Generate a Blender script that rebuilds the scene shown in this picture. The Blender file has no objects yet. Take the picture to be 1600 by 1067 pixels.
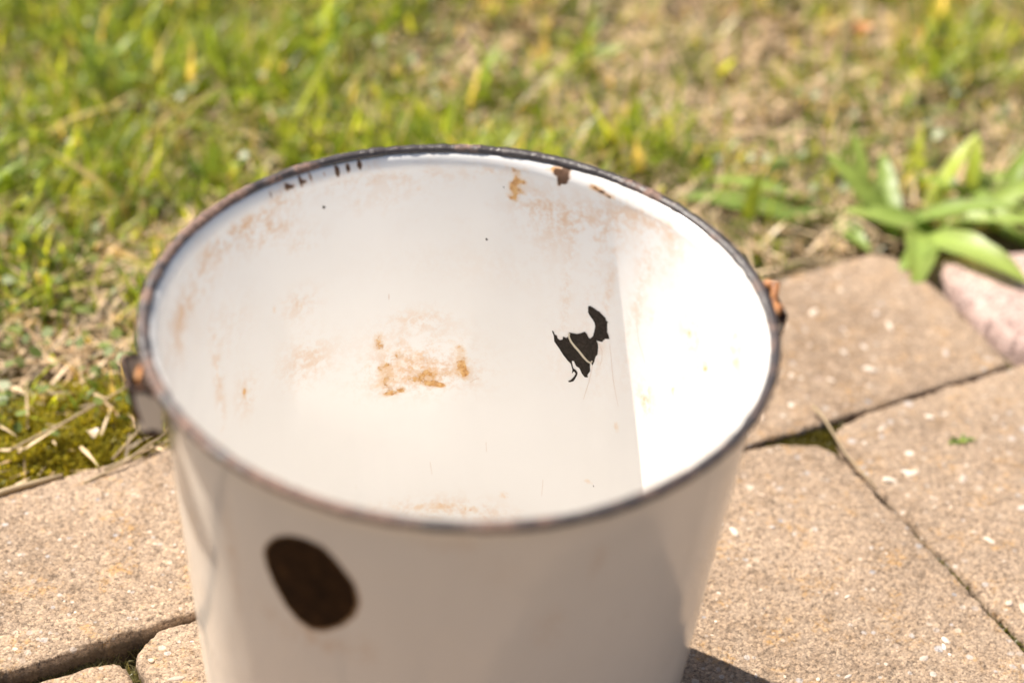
import bpy, math, random
import numpy as np
from mathutils import Vector, Matrix, Quaternion

random.seed(7)
RNG = np.random.default_rng(11)
sc = bpy.context.scene
R = math.radians

# ------------------------------------------------------------------ camera, light, exposure
H = 0.25                                    # height of the bucket rim above the paving
cam_data = bpy.data.cameras.new('camera')
cam = bpy.data.objects.new('camera', cam_data)
sc.collection.objects.link(cam)
sc.camera = cam
rx = Vector((0.99819309, 0.01541847, 0.05807597))
uy = Vector((-0.0556058, 0.60331165, 0.79556461))
fw = Vector((0.02277153, 0.79735646, -0.60307888))
cam.matrix_world = Matrix(((rx.x, uy.x, -fw.x, 0.0), (rx.y, uy.y, -fw.y, -0.80006),
                           (rx.z, uy.z, -fw.z, 0.59311 + H), (0, 0, 0, 1)))
cam_data.sensor_width = 36.0
cam_data.lens = 3555.0 / 1600 * 36.0
cam_data.clip_start = 0.02
cam_data.clip_end = 400
cam_data.dof.use_dof = True
cam_data.dof.focus_distance = 1.165
cam_data.dof.aperture_fstop = 3.4

SUN_HEAD, SUN_EL = R(-35.5), R(55.0)        # direction in which shadows run, height of the sun
sd = Vector((math.cos(SUN_HEAD) * math.cos(SUN_EL), math.sin(SUN_HEAD) * math.cos(SUN_EL), -math.sin(SUN_EL)))
world = bpy.data.worlds.new('World')
sc.world = world
world.use_nodes = True
wn = world.node_tree
for n in list(wn.nodes):
    wn.nodes.remove(n)
sky = wn.nodes.new('ShaderNodeTexSky')
sky.sky_type = 'NISHITA'
sky.sun_disc = False
sky.sun_elevation = SUN_EL
sky.sun_rotation = math.atan2(-sd.x, -sd.y)
sky.air_density = 1.0
sky.dust_density = 2.5
bg = wn.nodes.new('ShaderNodeBackground')
bg.inputs['Strength'].default_value = 0.05
wo = wn.nodes.new('ShaderNodeOutputWorld')
wn.links.new(sky.outputs[0], bg.inputs[0])
wn.links.new(bg.outputs[0], wo.inputs[0])
sun_data = bpy.data.lights.new('sun', 'SUN')
sun_data.energy = 5.0
sun_data.angle = R(0.53)
sun_data.color = (1.0, 0.92, 0.815)
sun = bpy.data.objects.new('sun', sun_data)
sun.rotation_euler = sd.to_track_quat('-Z', 'Y').to_euler()
sun.location = (-2, 1.5, 3)
sc.collection.objects.link(sun)
sc.view_settings.view_transform = 'Standard'
sc.view_settings.look = 'None'
sc.view_settings.exposure = 1.05
sc.view_settings.gamma = 1.0
sc.view_settings.use_curve_mapping = False
sc.cycles.max_bounces = 14
sc.cycles.diffuse_bounces = 8
sc.cycles.glossy_bounces = 4
sc.cycles.transmission_bounces = 6
sc.cycles.sample_clamp_indirect = 8.0
sc.cycles.use_denoising = True

# ------------------------------------------------------------------ noise
def hash2(ix, iy, s):
    h = (ix.astype(np.int64) * 374761393 + iy.astype(np.int64) * 668265263 + s * 2246822519) & 0xffffffff
    h = ((h ^ (h >> 13)) * 1274126177) & 0xffffffff
    h = h ^ (h >> 16)
    return (h & 0xffffff) / float(0xffffff)

def vnoise(x, y, s=0):
    x = np.asarray(x, float); y = np.asarray(y, float)
    ix = np.floor(x); iy = np.floor(y); fx = x - ix; fy = y - iy
    fx = fx * fx * (3 - 2 * fx); fy = fy * fy * (3 - 2 * fy)
    a = hash2(ix, iy, s); b = hash2(ix + 1, iy, s); c = hash2(ix, iy + 1, s); d = hash2(ix + 1, iy + 1, s)
    return (a * (1 - fx) + b * fx) * (1 - fy) + (c * (1 - fx) + d * fx) * fy

def fbm(x, y, s=0, o=4):
    t = 0.0; amp = 0.5
    for k in range(o):
        t = t + amp * (vnoise(x, y, s + k * 17) - 0.5)
        x = x * 2.03 + 11.3; y = y * 2.03 + 5.7; amp *= 0.5
    return t                                        # about -0.45 .. 0.45

def sstep(a, b, x):
    t = np.clip((x - a) / (b - a), 0, 1)
    return t * t * (3 - 2 * t)

# ------------------------------------------------------------------ objects
def props(o, label=None, cat=None, group=None, kind=None):
    if label: o['label'] = label
    if cat: o['category'] = cat
    if group: o['group'] = group
    if kind: o['kind'] = kind
    return o

def link(name, me, parent=None, loc=(0, 0, 0)):
    o = bpy.data.objects.new(name, me)
    sc.collection.objects.link(o)
    o.location = loc
    if parent is not None:
        o.parent = parent
    return o

def empty(name, loc=(0, 0, 0)):
    o = bpy.data.objects.new(name, None)
    o.empty_display_size = 0.02
    sc.collection.objects.link(o)
    o.location = loc
    return o

def mesh(name, verts, faces, mat, smooth=True, attrs=None, mats=None):
    me = bpy.data.meshes.new(name)
    verts = np.asarray(verts, float)
    if isinstance(faces, np.ndarray):
        n = len(faces); k = faces.shape[1]
        me.vertices.add(len(verts)); me.vertices.foreach_set('co', verts.ravel())
        me.loops.add(n * k); me.loops.foreach_set('vertex_index', faces.ravel().astype(np.int32))
        me.polygons.add(n)
        me.polygons.foreach_set('loop_start', np.arange(0, n * k, k, dtype=np.int32))
        me.update(calc_edges=True)
    else:
        me.from_pydata(verts.tolist(), [], faces)
    for m in (mats or [mat]):
        me.materials.append(m)
    me.polygons.foreach_set('use_smooth', [smooth] * len(me.polygons))
    for k, v in (attrs or {}).items():
        v = np.asarray(v, float)
        if v.ndim == 2:
            a = me.attributes.new(k, 'FLOAT_COLOR', 'POINT')
            a.data.foreach_set('color', v.ravel())
        else:
            a = me.attributes.new(k, 'FLOAT', 'POINT')
            a.data.foreach_set('value', v.ravel())
    me.validate()
    me.update()
    return me

# ------------------------------------------------------------------ materials
class NT:
    def __init__(s, name):
        s.m = bpy.data.materials.new(name)
        s.m.use_nodes = True
        s.t = s.m.node_tree
        s.b = s.t.nodes['Principled BSDF']
        s.out = s.t.nodes['Material Output']
    def n(s, typ, **kw):
        x = s.t.nodes.new(typ)
        for k, v in kw.items():
            setattr(x, k, v)
        return x
    def l(s, a, b):
        s.t.links.new(a, b)
    def put(s, sock, v):
        if isinstance(v, bpy.types.NodeSocket): s.l(v, sock)
        elif isinstance(v, (tuple, list)) and len(v) == 3 and sock.type == 'RGBA': sock.default_value = (*v, 1)
        else: sock.default_value = v
    def math(s, op, a, b=0.0, c=0.0, clamp=False):
        x = s.n('ShaderNodeMath', operation=op, use_clamp=clamp)
        s.put(x.inputs[0], a); s.put(x.inputs[1], b); s.put(x.inputs[2], c)
        return x.outputs[0]
    def noise(s, scale, detail=4, rough=0.6, vec=None, dist=0.0):
        x = s.n('ShaderNodeTexNoise')
        x.inputs['Scale'].default_value = scale; x.inputs['Detail'].default_value = detail
        x.inputs['Roughness'].default_value = rough; x.inputs['Distortion'].default_value = dist
        s.l(vec or s.pos(), x.inputs['Vector'])
        return x.outputs['Fac']
    def voro(s, scale, vec=None, feature='F1', rand=1.0):
        x = s.n('ShaderNodeTexVoronoi', feature=feature)
        x.inputs['Scale'].default_value = scale; x.inputs['Randomness'].default_value = rand
        s.l(vec or s.pos(), x.inputs['Vector'])
        return x
    def pos(s):
        if not hasattr(s, '_p'):
            s._p = s.n('ShaderNodeTexCoord').outputs['Object']
        return s._p
    def mapr(s, v, a, b, c=0.0, d=1.0, smooth=True):
        x = s.n('ShaderNodeMapRange')
        if smooth: x.interpolation_type = 'SMOOTHSTEP'
        s.put(x.inputs[0], v)
        for i, q in enumerate((a, b, c, d)):
            x.inputs[1 + i].default_value = q
        return x.outputs[0]
    def mix(s, f, a, b, mode='MIX'):
        x = s.n('ShaderNodeMix', data_type='RGBA', blend_type=mode)
        s.put(x.inputs[0], f); s.put(x.inputs[6], a); s.put(x.inputs[7], b)
        return x.outputs[2]
    def ramp(s, f, stops, interp='LINEAR'):
        x = s.n('ShaderNodeValToRGB')
        x.color_ramp.interpolation = interp
        e = x.color_ramp.elements
        while len(e) < len(stops): e.new(0.5)
        for q, (p, c) in zip(e, stops):
            q.position = p; q.color = (*c, 1)
        s.l(f, x.inputs[0])
        return x.outputs[0]
    def attr(s, name):
        x = s.n('ShaderNodeAttribute', attribute_name=name)
        return x
    def bump(s, h, strength=0.5, dist=0.001, prev=None):
        x = s.n('ShaderNodeBump')
        x.inputs['Strength'].default_value = strength; x.inputs['Distance'].default_value = dist
        s.l(h, x.inputs['Height'])
        if prev is not None: s.l(prev, x.inputs['Normal'])
        return x.outputs[0]
    def fin(s, color=None, rough=None, normal=None, spec=None, **kw):
        if color is not None: s.put(s.b.inputs['Base Color'], color)
        if rough is not None: s.put(s.b.inputs['Roughness'], rough)
        if normal is not None: s.l(normal, s.b.inputs['Normal'])
        if spec is not None: s.b.inputs['Specular IOR Level'].default_value = spec
        return s.m

def mat_enamel():
    t = NT('worn_enamel')
    inner = t.attr('inner').outputs['Fac']
    rust = t.attr('rust').outputs['Fac']
    wash = t.attr('wash').outputs['Fac']
    dark = t.attr('dark').outputs['Fac']
    base = t.mix(t.mapr(t.noise(9, 3), 0.35, 0.65), (0.770, 0.754, 0.730), (0.800, 0.786, 0.766))
    base = t.mix(inner, t.mix(t.noise(14, 3), (0.84, 0.765, 0.67), (0.88, 0.81, 0.72)), base)
    # yellowed film, broad
    film = t.math('MULTIPLY', wash, t.mapr(t.math('ADD', t.math('MULTIPLY', t.noise(240, 8, 0.75), 0.6), t.math('MULTIPLY', t.noise(60, 4), 0.4)), 0.42, 0.62))
    base = t.mix(t.math('MULTIPLY', film, 0.75, clamp=True), base, (0.66, 0.40, 0.21))
    # crisp orange rust crusts
    n1 = t.noise(430, 8, 0.72, dist=0.5)
    crust = t.mapr(t.math('ADD', t.math('MULTIPLY', t.math('ADD', n1, t.noise(150, 4)), 0.5), t.math('MULTIPLY', rust, 0.27)), 0.70, 0.80)
    crust = t.math('MULTIPLY', crust, t.mapr(rust, 0.03, 0.2))
    halo = t.mapr(t.math('ADD', t.noise(220, 8, 0.7), t.math('MULTIPLY', rust, 0.45)), 0.62, 0.95)
    halo = t.math('MULTIPLY', halo, t.mapr(rust, 0.02, 0.3))
    base = t.mix(t.math('MULTIPLY', halo, 0.5), base, (0.72, 0.45, 0.20))
    rc = t.ramp(t.noise(420, 4), [(0.3, (0.40, 0.16, 0.04)), (0.5, (0.64, 0.33, 0.09)), (0.7, (0.74, 0.50, 0.22))])
    base = t.mix(t.math('MULTIPLY', crust, 0.88), base, rc)
    # dark brown iron showing through
    dk = t.mapr(t.math('ADD', t.noise(240, 5, 0.6), t.math('MULTIPLY', dark, 0.55)), 0.72, 0.86)
    dk = t.math('MULTIPLY', dk, t.mapr(dark, 0.05, 0.25))
    dkh = t.mapr(t.math('ADD', t.noise(200, 4), t.math('MULTIPLY', dark, 0.7)), 0.58, 0.9)
    dkh = t.math('MULTIPLY', dkh, t.mapr(dark, 0.02, 0.3))
    base = t.mix(t.math('MULTIPLY', dkh, 0.6), base, (0.50, 0.26, 0.10))
    base = t.mix(dk, base, t.mix(t.noise(500, 3), (0.05, 0.025, 0.015), (0.16, 0.08, 0.04)))
    # hairline scratches and specks all over
    m = t.n('ShaderNodeMapping'); t.l(t.pos(), m.inputs[0]); m.inputs['Scale'].default_value = (1, 1, 0.18)
    sp = t.voro(300, m.outputs[0])
    sepc = t.n('ShaderNodeSeparateColor'); t.l(sp.outputs['Color'], sepc.inputs[0])
    spk = t.math('MULTIPLY', t.mapr(sp.outputs['Distance'], 0.06, 0.16, 1, 0), t.mapr(sepc.outputs[0], 0.955, 0.965))
    base = t.mix(t.math('MULTIPLY', spk, 0.35), base, (0.42, 0.22, 0.12))
    rough = t.math('ADD', t.math('MULTIPLY', crust, 0.6), t.math('MULTIPLY', dk, 0.6))
    rough = t.math('ADD', rough, t.mapr(t.noise(40, 4), 0.3, 0.7, 0.10, 0.2), clamp=True)
    b1 = t.bump(t.noise(18, 2), 0.25, 0.004)
    b2 = t.bump(t.math('SUBTRACT', t.math('MULTIPLY', crust, t.noise(600, 3)), dk), 0.5, 0.0004, b1)
    return t.fin(base, rough, b2)

def mat_rim():
    t = NT('blue_black_rim_enamel')
    n = t.noise(75, 7, 0.72)
    f = t.mapr(t.math('ADD', t.math('MULTIPLY', n, 0.6), t.math('MULTIPLY', t.noise(13, 2), 0.4)), 0.45, 0.57)
    gx = t.n('ShaderNodeSeparateXYZ'); t.l(t.pos(), gx.inputs[0])
    side = t.math('ADD', t.math('MULTIPLY', gx.outputs[0], -0.22), t.math('MULTIPLY', gx.outputs[1], -0.28))
    f = t.mapr(t.math('ADD', side, t.math('ADD', t.math('MULTIPLY', n, 0.6), t.math('MULTIPLY', t.noise(20, 2), 0.4))), 0.47, 0.56)
    tint = t.mix(t.noise(160, 4), (0.022, 0.018, 0.019), (0.062, 0.052, 0.052))
    rust = t.ramp(t.noise(330, 5), [(0.3, (0.055, 0.034, 0.028)), (0.5, (0.14, 0.085, 0.065)), (0.7, (0.30, 0.185, 0.14))])
    c = t.mix(f, tint, rust)
    spk = t.mapr(t.noise(500, 4, 0.7), 0.62, 0.72)
    c = t.mix(t.math('MULTIPLY', spk, 0.5), c, (0.26, 0.17, 0.13))
    return t.fin(c, t.mapr(f, 0, 1, 0.32, 0.75), t.bump(t.noise(400, 5), 0.6, 0.0006, t.bump(n, 0.5, 0.002)))

def mat_bare_iron():
    t = NT('bare_dark_iron')
    c = t.ramp(t.noise(700, 5, 0.7), [(0.3, (0.013, 0.010, 0.008)), (0.55, (0.030, 0.023, 0.018)), (0.75, (0.075, 0.055, 0.040))])
    return t.fin(c, 0.75, t.bump(t.noise(900, 4), 0.5, 0.0003), spec=0.15)

def mat_rusty_iron():
    t = NT('brown_rusted_iron')
    c = t.ramp(t.noise(150, 6, 0.7), [(0.3, (0.018, 0.008, 0.003)), (0.55, (0.040, 0.018, 0.006)), (0.75, (0.09, 0.040, 0.012))])
    return t.fin(c, 0.95, t.bump(t.noise(300, 5), 0.7, 0.0008), spec=0.15)

def mat_rusty_wire():
    t = NT('orange_rusty_wire')
    c = t.ramp(t.noise(260, 5, 0.7), [(0.3, (0.10, 0.035, 0.012)), (0.5, (0.36, 0.14, 0.04)), (0.7, (0.62, 0.33, 0.13))])
    return t.fin(c, 0.6, t.bump(t.noise(500, 4), 0.6, 0.0005))

def mat_lug():
    t = NT('chipped_enamel_on_bracket')
    d = t.attr('wear').outputs['Fac']
    f = t.mapr(t.math('ADD', t.noise(90, 5, 0.6), t.math('MULTIPLY', d, 0.6)), 0.72, 0.80)
    en = t.mix(t.noise(60, 4), (0.78, 0.71, 0.62), (0.82, 0.77, 0.70))
    ru = t.ramp(t.noise(160, 5), [(0.3, (0.020, 0.012, 0.010)), (0.52, (0.055, 0.030, 0.022)), (0.75, (0.26, 0.13, 0.07))])
    return t.fin(t.mix(f, en, ru), t.mapr(f, 0, 1, 0.25, 0.8), t.bump(t.noise(300, 4), 0.5, 0.0006))

def mat_concrete(name='weathered_tan_concrete', a=(0.212, 0.152, 0.104), b=(0.325, 0.243, 0.174), warm=1.0):
    t = NT(name)
    rnd = t.n('ShaderNodeObjectInfo').outputs['Random']
    wp = t.n('ShaderNodeNewGeometry').outputs['Position']
    t._p = wp
    big = t.mapr(t.noise(11, 5, 0.6), 0.3, 0.7)
    c = t.mix(big, a, b)
    c = t.mix(t.math('MULTIPLY', rnd, 0.35), c, (0.27, 0.215, 0.165))
    c = t.mix(t.math('MULTIPLY', t.mapr(t.noise(75, 8, 0.75), 0.40, 0.60), 0.45), c, (0.37, 0.29, 0.22))
    # sand grains of several sizes
    def grains(scale, amt, c, stops):
        v = t.voro(scale)
        s = t.n('ShaderNodeSeparateColor'); t.l(v.outputs['Color'], s.inputs[0])
        g = t.ramp(s.outputs[0], stops)
        return t.mix(amt, c, g, 'MULTIPLY'), v, s
    st = [(0.0, (0.50, 0.46, 0.43)), (0.18, (0.84, 0.80, 0.77)), (0.5, (1.0, 1.0, 1.0)), (0.8, (1.25, 1.2, 1.12)), (1.0, (1.6, 1.55, 1.5))]
    c, v1, s1 = grains(1150, 0.6, c, st)
    c, v2, s2 = grains(560, 0.5, c, st)
    # pits between grains
    pit = t.mapr(t.noise(360, 8, 0.8), 0.36, 0.46, 1, 0)
    c = t.mix(t.math('MULTIPLY', pit, 0.55), c, (0.11, 0.075, 0.055))
    # lichen and rust coloured stains
    og = t.math('MULTIPLY', t.mapr(t.noise(48, 4, 0.6), 0.50, 0.66), t.mapr(t.noise(260, 6, 0.75), 0.47, 0.62))
    c = t.mix(t.math('MULTIPLY', og, 0.7), c, (0.42, 0.24, 0.085))
    dk = t.math('MULTIPLY', t.mapr(t.noise(26, 5, 0.65, dist=0.4), 0.56, 0.74), t.mapr(t.noise(240, 5, 0.7), 0.42, 0.6))
    c = t.mix(t.math('MULTIPLY', dk, 0.5), c, (0.11, 0.078, 0.058))
    # small flush gravel
    v3 = t.voro(210, feature='F1')
    s3 = t.n('ShaderNodeSeparateColor'); t.l(v3.outputs['Color'], s3.inputs[0])
    sel = t.mapr(s3.outputs[1], 0.80, 0.81)
    wob = t.math('ADD', v3.outputs['Distance'], t.math('MULTIPLY', t.math('SUBTRACT', t.noise(600, 3), 0.5), 0.28))
    rr = t.math('SUBTRACT', t.math('MULTIPLY', s3.outputs[2], 0.22), -0.16)
    gm = t.math('MULTIPLY', sel, t.mapr(t.math('SUBTRACT', wob, rr), 0.0, 0.06, 1, 0))
    gc = t.ramp(s3.outputs[0], [(0.0, (0.34, 0.25, 0.18)), (0.35, (0.42, 0.38, 0.35)), (0.6, (0.46, 0.36, 0.27)), (0.85, (0.54, 0.47, 0.40)), (1.0, (0.26, 0.25, 0.26))])
    c = t.mix(t.math('MULTIPLY', gm, 0.85), c, gc)
    v4 = t.voro(105)
    s4 = t.n('ShaderNodeSeparateColor'); t.l(v4.outputs['Color'], s4.inputs[0])
    wob4 = t.math('ADD', v4.outputs['Distance'], t.math('MULTIPLY', t.math('SUBTRACT', t.noise(420, 3), 0.5), 0.34))
    g4 = t.math('MULTIPLY', t.mapr(s4.outputs[1], 0.84, 0.85), t.mapr(t.math('SUBTRACT', wob4, t.math('ADD', t.math('MULTIPLY', s4.outputs[2], 0.17), 0.07)), 0.0, 0.05, 1, 0))
    c = t.mix(t.math('MULTIPLY', g4, 0.8), c, t.ramp(s4.outputs[0], [(0.0, (0.30, 0.22, 0.17)), (0.3, (0.44, 0.34, 0.26)), (0.55, (0.40, 0.38, 0.38)), (0.8, (0.52, 0.42, 0.33)), (1.0, (0.66, 0.60, 0.53))]))
    # soil caked on the buried sides
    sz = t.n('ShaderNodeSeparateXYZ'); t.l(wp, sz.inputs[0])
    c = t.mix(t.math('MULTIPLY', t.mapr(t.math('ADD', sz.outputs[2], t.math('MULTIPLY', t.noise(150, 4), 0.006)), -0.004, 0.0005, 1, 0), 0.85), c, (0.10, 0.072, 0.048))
    h = t.math('ADD', t.math('MULTIPLY', v2.outputs['Distance'], -0.8), t.noise(700, 6, 0.8))
    h = t.math('SUBTRACT', h, t.math('MULTIPLY', pit, 0.8))
    n1 = t.bump(h, 0.75, 0.0009)
    return t.fin(c, 0.9, n1, spec=0.25)

def mat_granite():
    t = NT('pink_granite')
    t._p = t.n('ShaderNodeNewGeometry').outputs['Position']
    c = t.mix(t.mapr(t.noise(35, 5), 0.35, 0.65), (0.36, 0.265, 0.23), (0.45, 0.345, 0.305))
    v = t.voro(420); s = t.n('ShaderNodeSeparateColor'); t.l(v.outputs['Color'], s.inputs[0])
    c = t.mix(0.8, c, t.ramp(s.outputs[0], [(0, (0.3, 0.3, 0.32)), (0.2, (0.9, 0.8, 0.8)), (0.7, (1.05, 1, 1)), (1, (1.35, 1.3, 1.3))]), 'MULTIPLY')
    return t.fin(c, 0.75, t.bump(t.noise(300, 6, 0.7), 0.7, 0.001), spec=0.3)

def mat_pebble():
    t = NT('smooth_pebble')
    r = t.n('ShaderNodeObjectInfo').outputs['Random']
    c = t.ramp(r, [(0.0, (0.58, 0.48, 0.38)), (0.25, (0.66, 0.58, 0.50)), (0.45, (0.40, 0.36, 0.34)), (0.62, (0.56, 0.41, 0.29)), (0.85, (0.70, 0.64, 0.57)), (1.0, (0.33, 0.25, 0.20))])
    c = t.mix(t.math('MULTIPLY', t.noise(600, 4), 0.5), c, (0.40, 0.31, 0.24))
    return t.fin(c, 0.6, t.bump(t.noise(900, 3), 0.4, 0.0003))

def mat_soil():
    t = NT('dry_brown_soil')
    t._p = t.n('ShaderNodeNewGeometry').outputs['Position']
    c = t.mix(t.mapr(t.noise(60, 5), 0.35, 0.65), (0.075, 0.050, 0.032), (0.17, 0.12, 0.075))
    c = t.mix(t.mapr(t.noise(8, 4), 0.42, 0.6), c, (0.09, 0.095, 0.035))
    c = t.mix(t.mapr(t.noise(500, 4), 0.6, 0.7), c, (0.28, 0.21, 0.14))
    return t.fin(c, 0.95, t.bump(t.noise(260, 6, 0.7), 0.9, 0.003), spec=0.1)

def mat_blade(name, trans=0.45, rough=0.45):
    t = NT(name)
    col = t.attr('Col').outputs['Color']
    col = t.mix(t.math('MULTIPLY', t.noise(300, 3), 0.3), col, t.mix(0.5, col, (0.20, 0.19, 0.08)))
    t.fin(col, rough, spec=0.35)
    tr = t.n('ShaderNodeBsdfTranslucent')
    t.l(t.mix(1.0, col, (1.6, 1.4, 0.6), 'MULTIPLY'), tr.inputs[0])
    ms = t.n('ShaderNodeMixShader'); ms.inputs[0].default_value = trans
    t.l(t.b.outputs[0], ms.inputs[1]); t.l(tr.outputs[0], ms.inputs[2])
    t.l(ms.outputs[0], t.out.inputs[0])
    return t.m

M_EN, M_RIM, M_BARE, M_RUST, M_WIRE, M_LUG = mat_enamel(), mat_rim(), mat_bare_iron(), mat_rusty_iron(), mat_rusty_wire(), mat_lug()
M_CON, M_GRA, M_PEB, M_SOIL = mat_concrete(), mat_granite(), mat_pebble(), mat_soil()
M_GRASS, M_STRAW, M_LEAF = mat_blade('grass_blade', 0.55, 0.33), mat_blade('dry_straw', 0.25, 0.6), mat_blade('weed_leaf', 0.4, 0.4)

# ------------------------------------------------------------------ the paving grid
TH = R(28.6)
U = np.array((math.cos(TH), math.sin(TH)))
V = np.array((-math.sin(TH), math.cos(TH)))
def uv2xy(u, v):
    return u * U[0] + v * V[0], u * U[1] + v * V[1]
def xy2uv(x, y):
    return x * U[0] + y * U[1], x * V[0] + y * V[1]

def lawn_height(x, y):
    u, v = xy2uv(x, y)
    on = sstep(0.250, 0.285, v)
    right = sstep(0.465, 0.50, u) * sstep(0.16, 0.26, v)
    on = np.maximum(on, right)
    return -0.017 + on * (0.010 + 0.030 * fbm(x * 9, y * 9, 3)) + 0.004 * fbm(x * 40, y * 40, 5)

def build_ground():
    a = np.arange(-0.75, 0.951, 0.01)
    far = np.array([1.05, 1.2, 1.5, 2, 3, 5, 9, 18, 40, 90])
    g = np.concatenate([-far[::-1], a, far + 0.05])
    X, Y = np.meshgrid(g, g)
    Z = lawn_height(X, Y)
    n = len(g)
    i = np.arange(n * n).reshape(n, n)
    f = np.stack([i[:-1, :-1], i[:-1, 1:], i[1:, 1:], i[1:, :-1]], -1).reshape(-1, 4)
    o = link('ground', mesh('ground', np.stack([X, Y, Z], -1).reshape(-1, 3), f, M_SOIL))
    props(o, 'dry brown soil under the lawn and between the paving stones', kind='structure')
build_ground()

# ------------------------------------------------------------------ paving stones
pavement = empty('pavement')
props(pavement, 'tan concrete paving the enamel bucket stands on', kind='structure')

def stone(poly, seed, step=0.002, name='stone', mat=None, zoff=0.0, tilt=(0, 0), rough=1.0, round_=0.0022):
    """convex outline in grid coordinates -> a height field with worn, crumbling edges"""
    P = np.array(poly, float)
    lo = P.min(0) - 0.006; hi = P.max(0) + 0.006
    us = np.arange(lo[0], hi[0] + step, step); vs = np.arange(lo[1], hi[1] + step, step)
    Ug, Vg = np.meshgrid(us, vs)
    sdist = np.full(Ug.shape, 9.0)
    nx = np.roll(P, -1, 0)
    area = np.sum(P[:, 0] * nx[:, 1] - nx[:, 0] * P[:, 1])
    for p, q in zip(P, nx):
        e = q - p; e /= np.hypot(*e)
        nrm = np.array((-e[1], e[0])) * (1 if area > 0 else -1)
        d = (Ug - p[0]) * nrm[0] + (Vg - p[1]) * nrm[1]
        k = 0.0035                                    # soft minimum rounds the corners
        h = np.clip(0.5 + 0.5 * (d - sdist) / k, 0, 1)
        sdist = d * (1 - h) + sdist * h - k * h * (1 - h)
    X, Y = uv2xy(Ug, Vg)
    n1 = fbm(X * 60, Y * 60, seed, 4); n2 = fbm(X * 300, Y * 300, seed + 5, 3)
    sdn = sdist + 0.0012 + 0.0042 * n1 * rough + 0.0022 * n2 * rough
    z = 0.0026 * fbm(X * 12, Y * 12, seed + 9, 3) + 0.0010 * fbm(X * 120, Y * 120, seed + 2, 3) * rough
    z = z + 0.0010 * fbm(X * 420, Y * 420, seed + 3, 2)
    edge = sstep(0.0, round_, sdn)
    z = z - 0.0010 * (1 - sstep(0.0, 0.014, sdn)) - (1 - edge) * 0.5 * round_
    z = z - 0.030 * np.clip((0.0004 - sdn) / 0.0034, 0, 1) ** 0.8 + zoff
    cu, cv = P.mean(0)
    z = z + tilt[0] * (Ug - cu) + tilt[1] * (Vg - cv)
    keep = sdn > -max(0.0036, step * 1.9)
    n, m = Ug.shape
    i = np.arange(n * m).reshape(n, m)
    f = np.stack([i[:-1, :-1], i[:-1, 1:], i[1:, 1:], i[1:, :-1]], -1).reshape(-1, 4)
    kf = keep.ravel()[f].all(1)
    f = f[kf]
    used = np.unique(f); remap = np.zeros(n * m, int); remap[used] = np.arange(len(used))
    co = np.stack([X, Y, z], -1).reshape(-1, 3)[used]
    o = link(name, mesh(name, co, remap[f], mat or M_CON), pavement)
    return o

def rect(u0, u1, v0, v1, cut=(0, 0, 0, 0)):
    """corner cuts: lower-left, lower-right, upper-right, upper-left"""
    a, b, c, d = cut
    p = []
    p += [(u0, v0 + a), (u0 + a, v0)] if a else [(u0, v0)]
    p += [(u1 - b, v0), (u1, v0 + b)] if b else [(u1, v0)]
    p += [(u1, v1 - c), (u1 - c * 1.2, v1)] if c else [(u1, v1)]
    p += [(u0 + d * 1.2, v1), (u0, v1 - d)] if d else [(u0, v1)]
    return p

stones = []
# the row along the lawn
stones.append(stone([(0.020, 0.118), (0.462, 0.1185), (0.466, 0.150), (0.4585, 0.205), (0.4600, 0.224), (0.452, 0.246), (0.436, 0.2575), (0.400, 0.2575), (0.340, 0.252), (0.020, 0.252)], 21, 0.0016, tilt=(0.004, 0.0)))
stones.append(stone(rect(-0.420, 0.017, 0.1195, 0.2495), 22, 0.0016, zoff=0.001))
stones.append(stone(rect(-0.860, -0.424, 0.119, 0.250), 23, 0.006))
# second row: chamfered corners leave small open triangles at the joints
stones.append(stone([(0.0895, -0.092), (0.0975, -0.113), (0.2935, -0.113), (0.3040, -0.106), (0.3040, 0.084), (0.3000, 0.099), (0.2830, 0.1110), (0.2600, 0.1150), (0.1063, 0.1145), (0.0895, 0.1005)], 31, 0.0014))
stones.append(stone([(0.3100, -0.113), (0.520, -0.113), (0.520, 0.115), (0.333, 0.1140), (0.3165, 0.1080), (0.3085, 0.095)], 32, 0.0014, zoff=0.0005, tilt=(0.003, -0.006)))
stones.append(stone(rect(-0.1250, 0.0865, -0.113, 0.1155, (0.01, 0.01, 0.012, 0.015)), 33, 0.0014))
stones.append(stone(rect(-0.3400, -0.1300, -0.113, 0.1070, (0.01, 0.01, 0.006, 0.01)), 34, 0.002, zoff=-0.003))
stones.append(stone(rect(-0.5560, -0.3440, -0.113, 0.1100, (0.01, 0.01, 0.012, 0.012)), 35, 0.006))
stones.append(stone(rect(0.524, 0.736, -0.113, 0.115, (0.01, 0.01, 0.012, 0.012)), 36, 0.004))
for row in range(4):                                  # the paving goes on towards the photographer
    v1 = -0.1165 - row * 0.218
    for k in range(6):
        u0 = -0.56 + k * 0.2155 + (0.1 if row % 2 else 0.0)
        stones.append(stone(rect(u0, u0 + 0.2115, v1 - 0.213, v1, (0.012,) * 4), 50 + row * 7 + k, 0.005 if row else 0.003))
# rough pink granite setts at the end of the row
stones.append(stone([(0.4700, 0.120), (0.60, 0.112), (0.60, 0.196), (0.545, 0.214), (0.505, 0.232), (0.478, 0.238), (0.4655, 0.226), (0.4640, 0.205), (0.4715, 0.150)], 71, 0.002, 'granite_sett', M_GRA, 0.004, rough=1.3, round_=0.014))
stones.append(stone([(0.606, 0.118), (0.74, 0.112), (0.74, 0.20), (0.65, 0.215), (0.606, 0.205)], 72, 0.004, 'granite_sett', M_GRA, 0.002, rough=1.3, round_=0.012))

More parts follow.
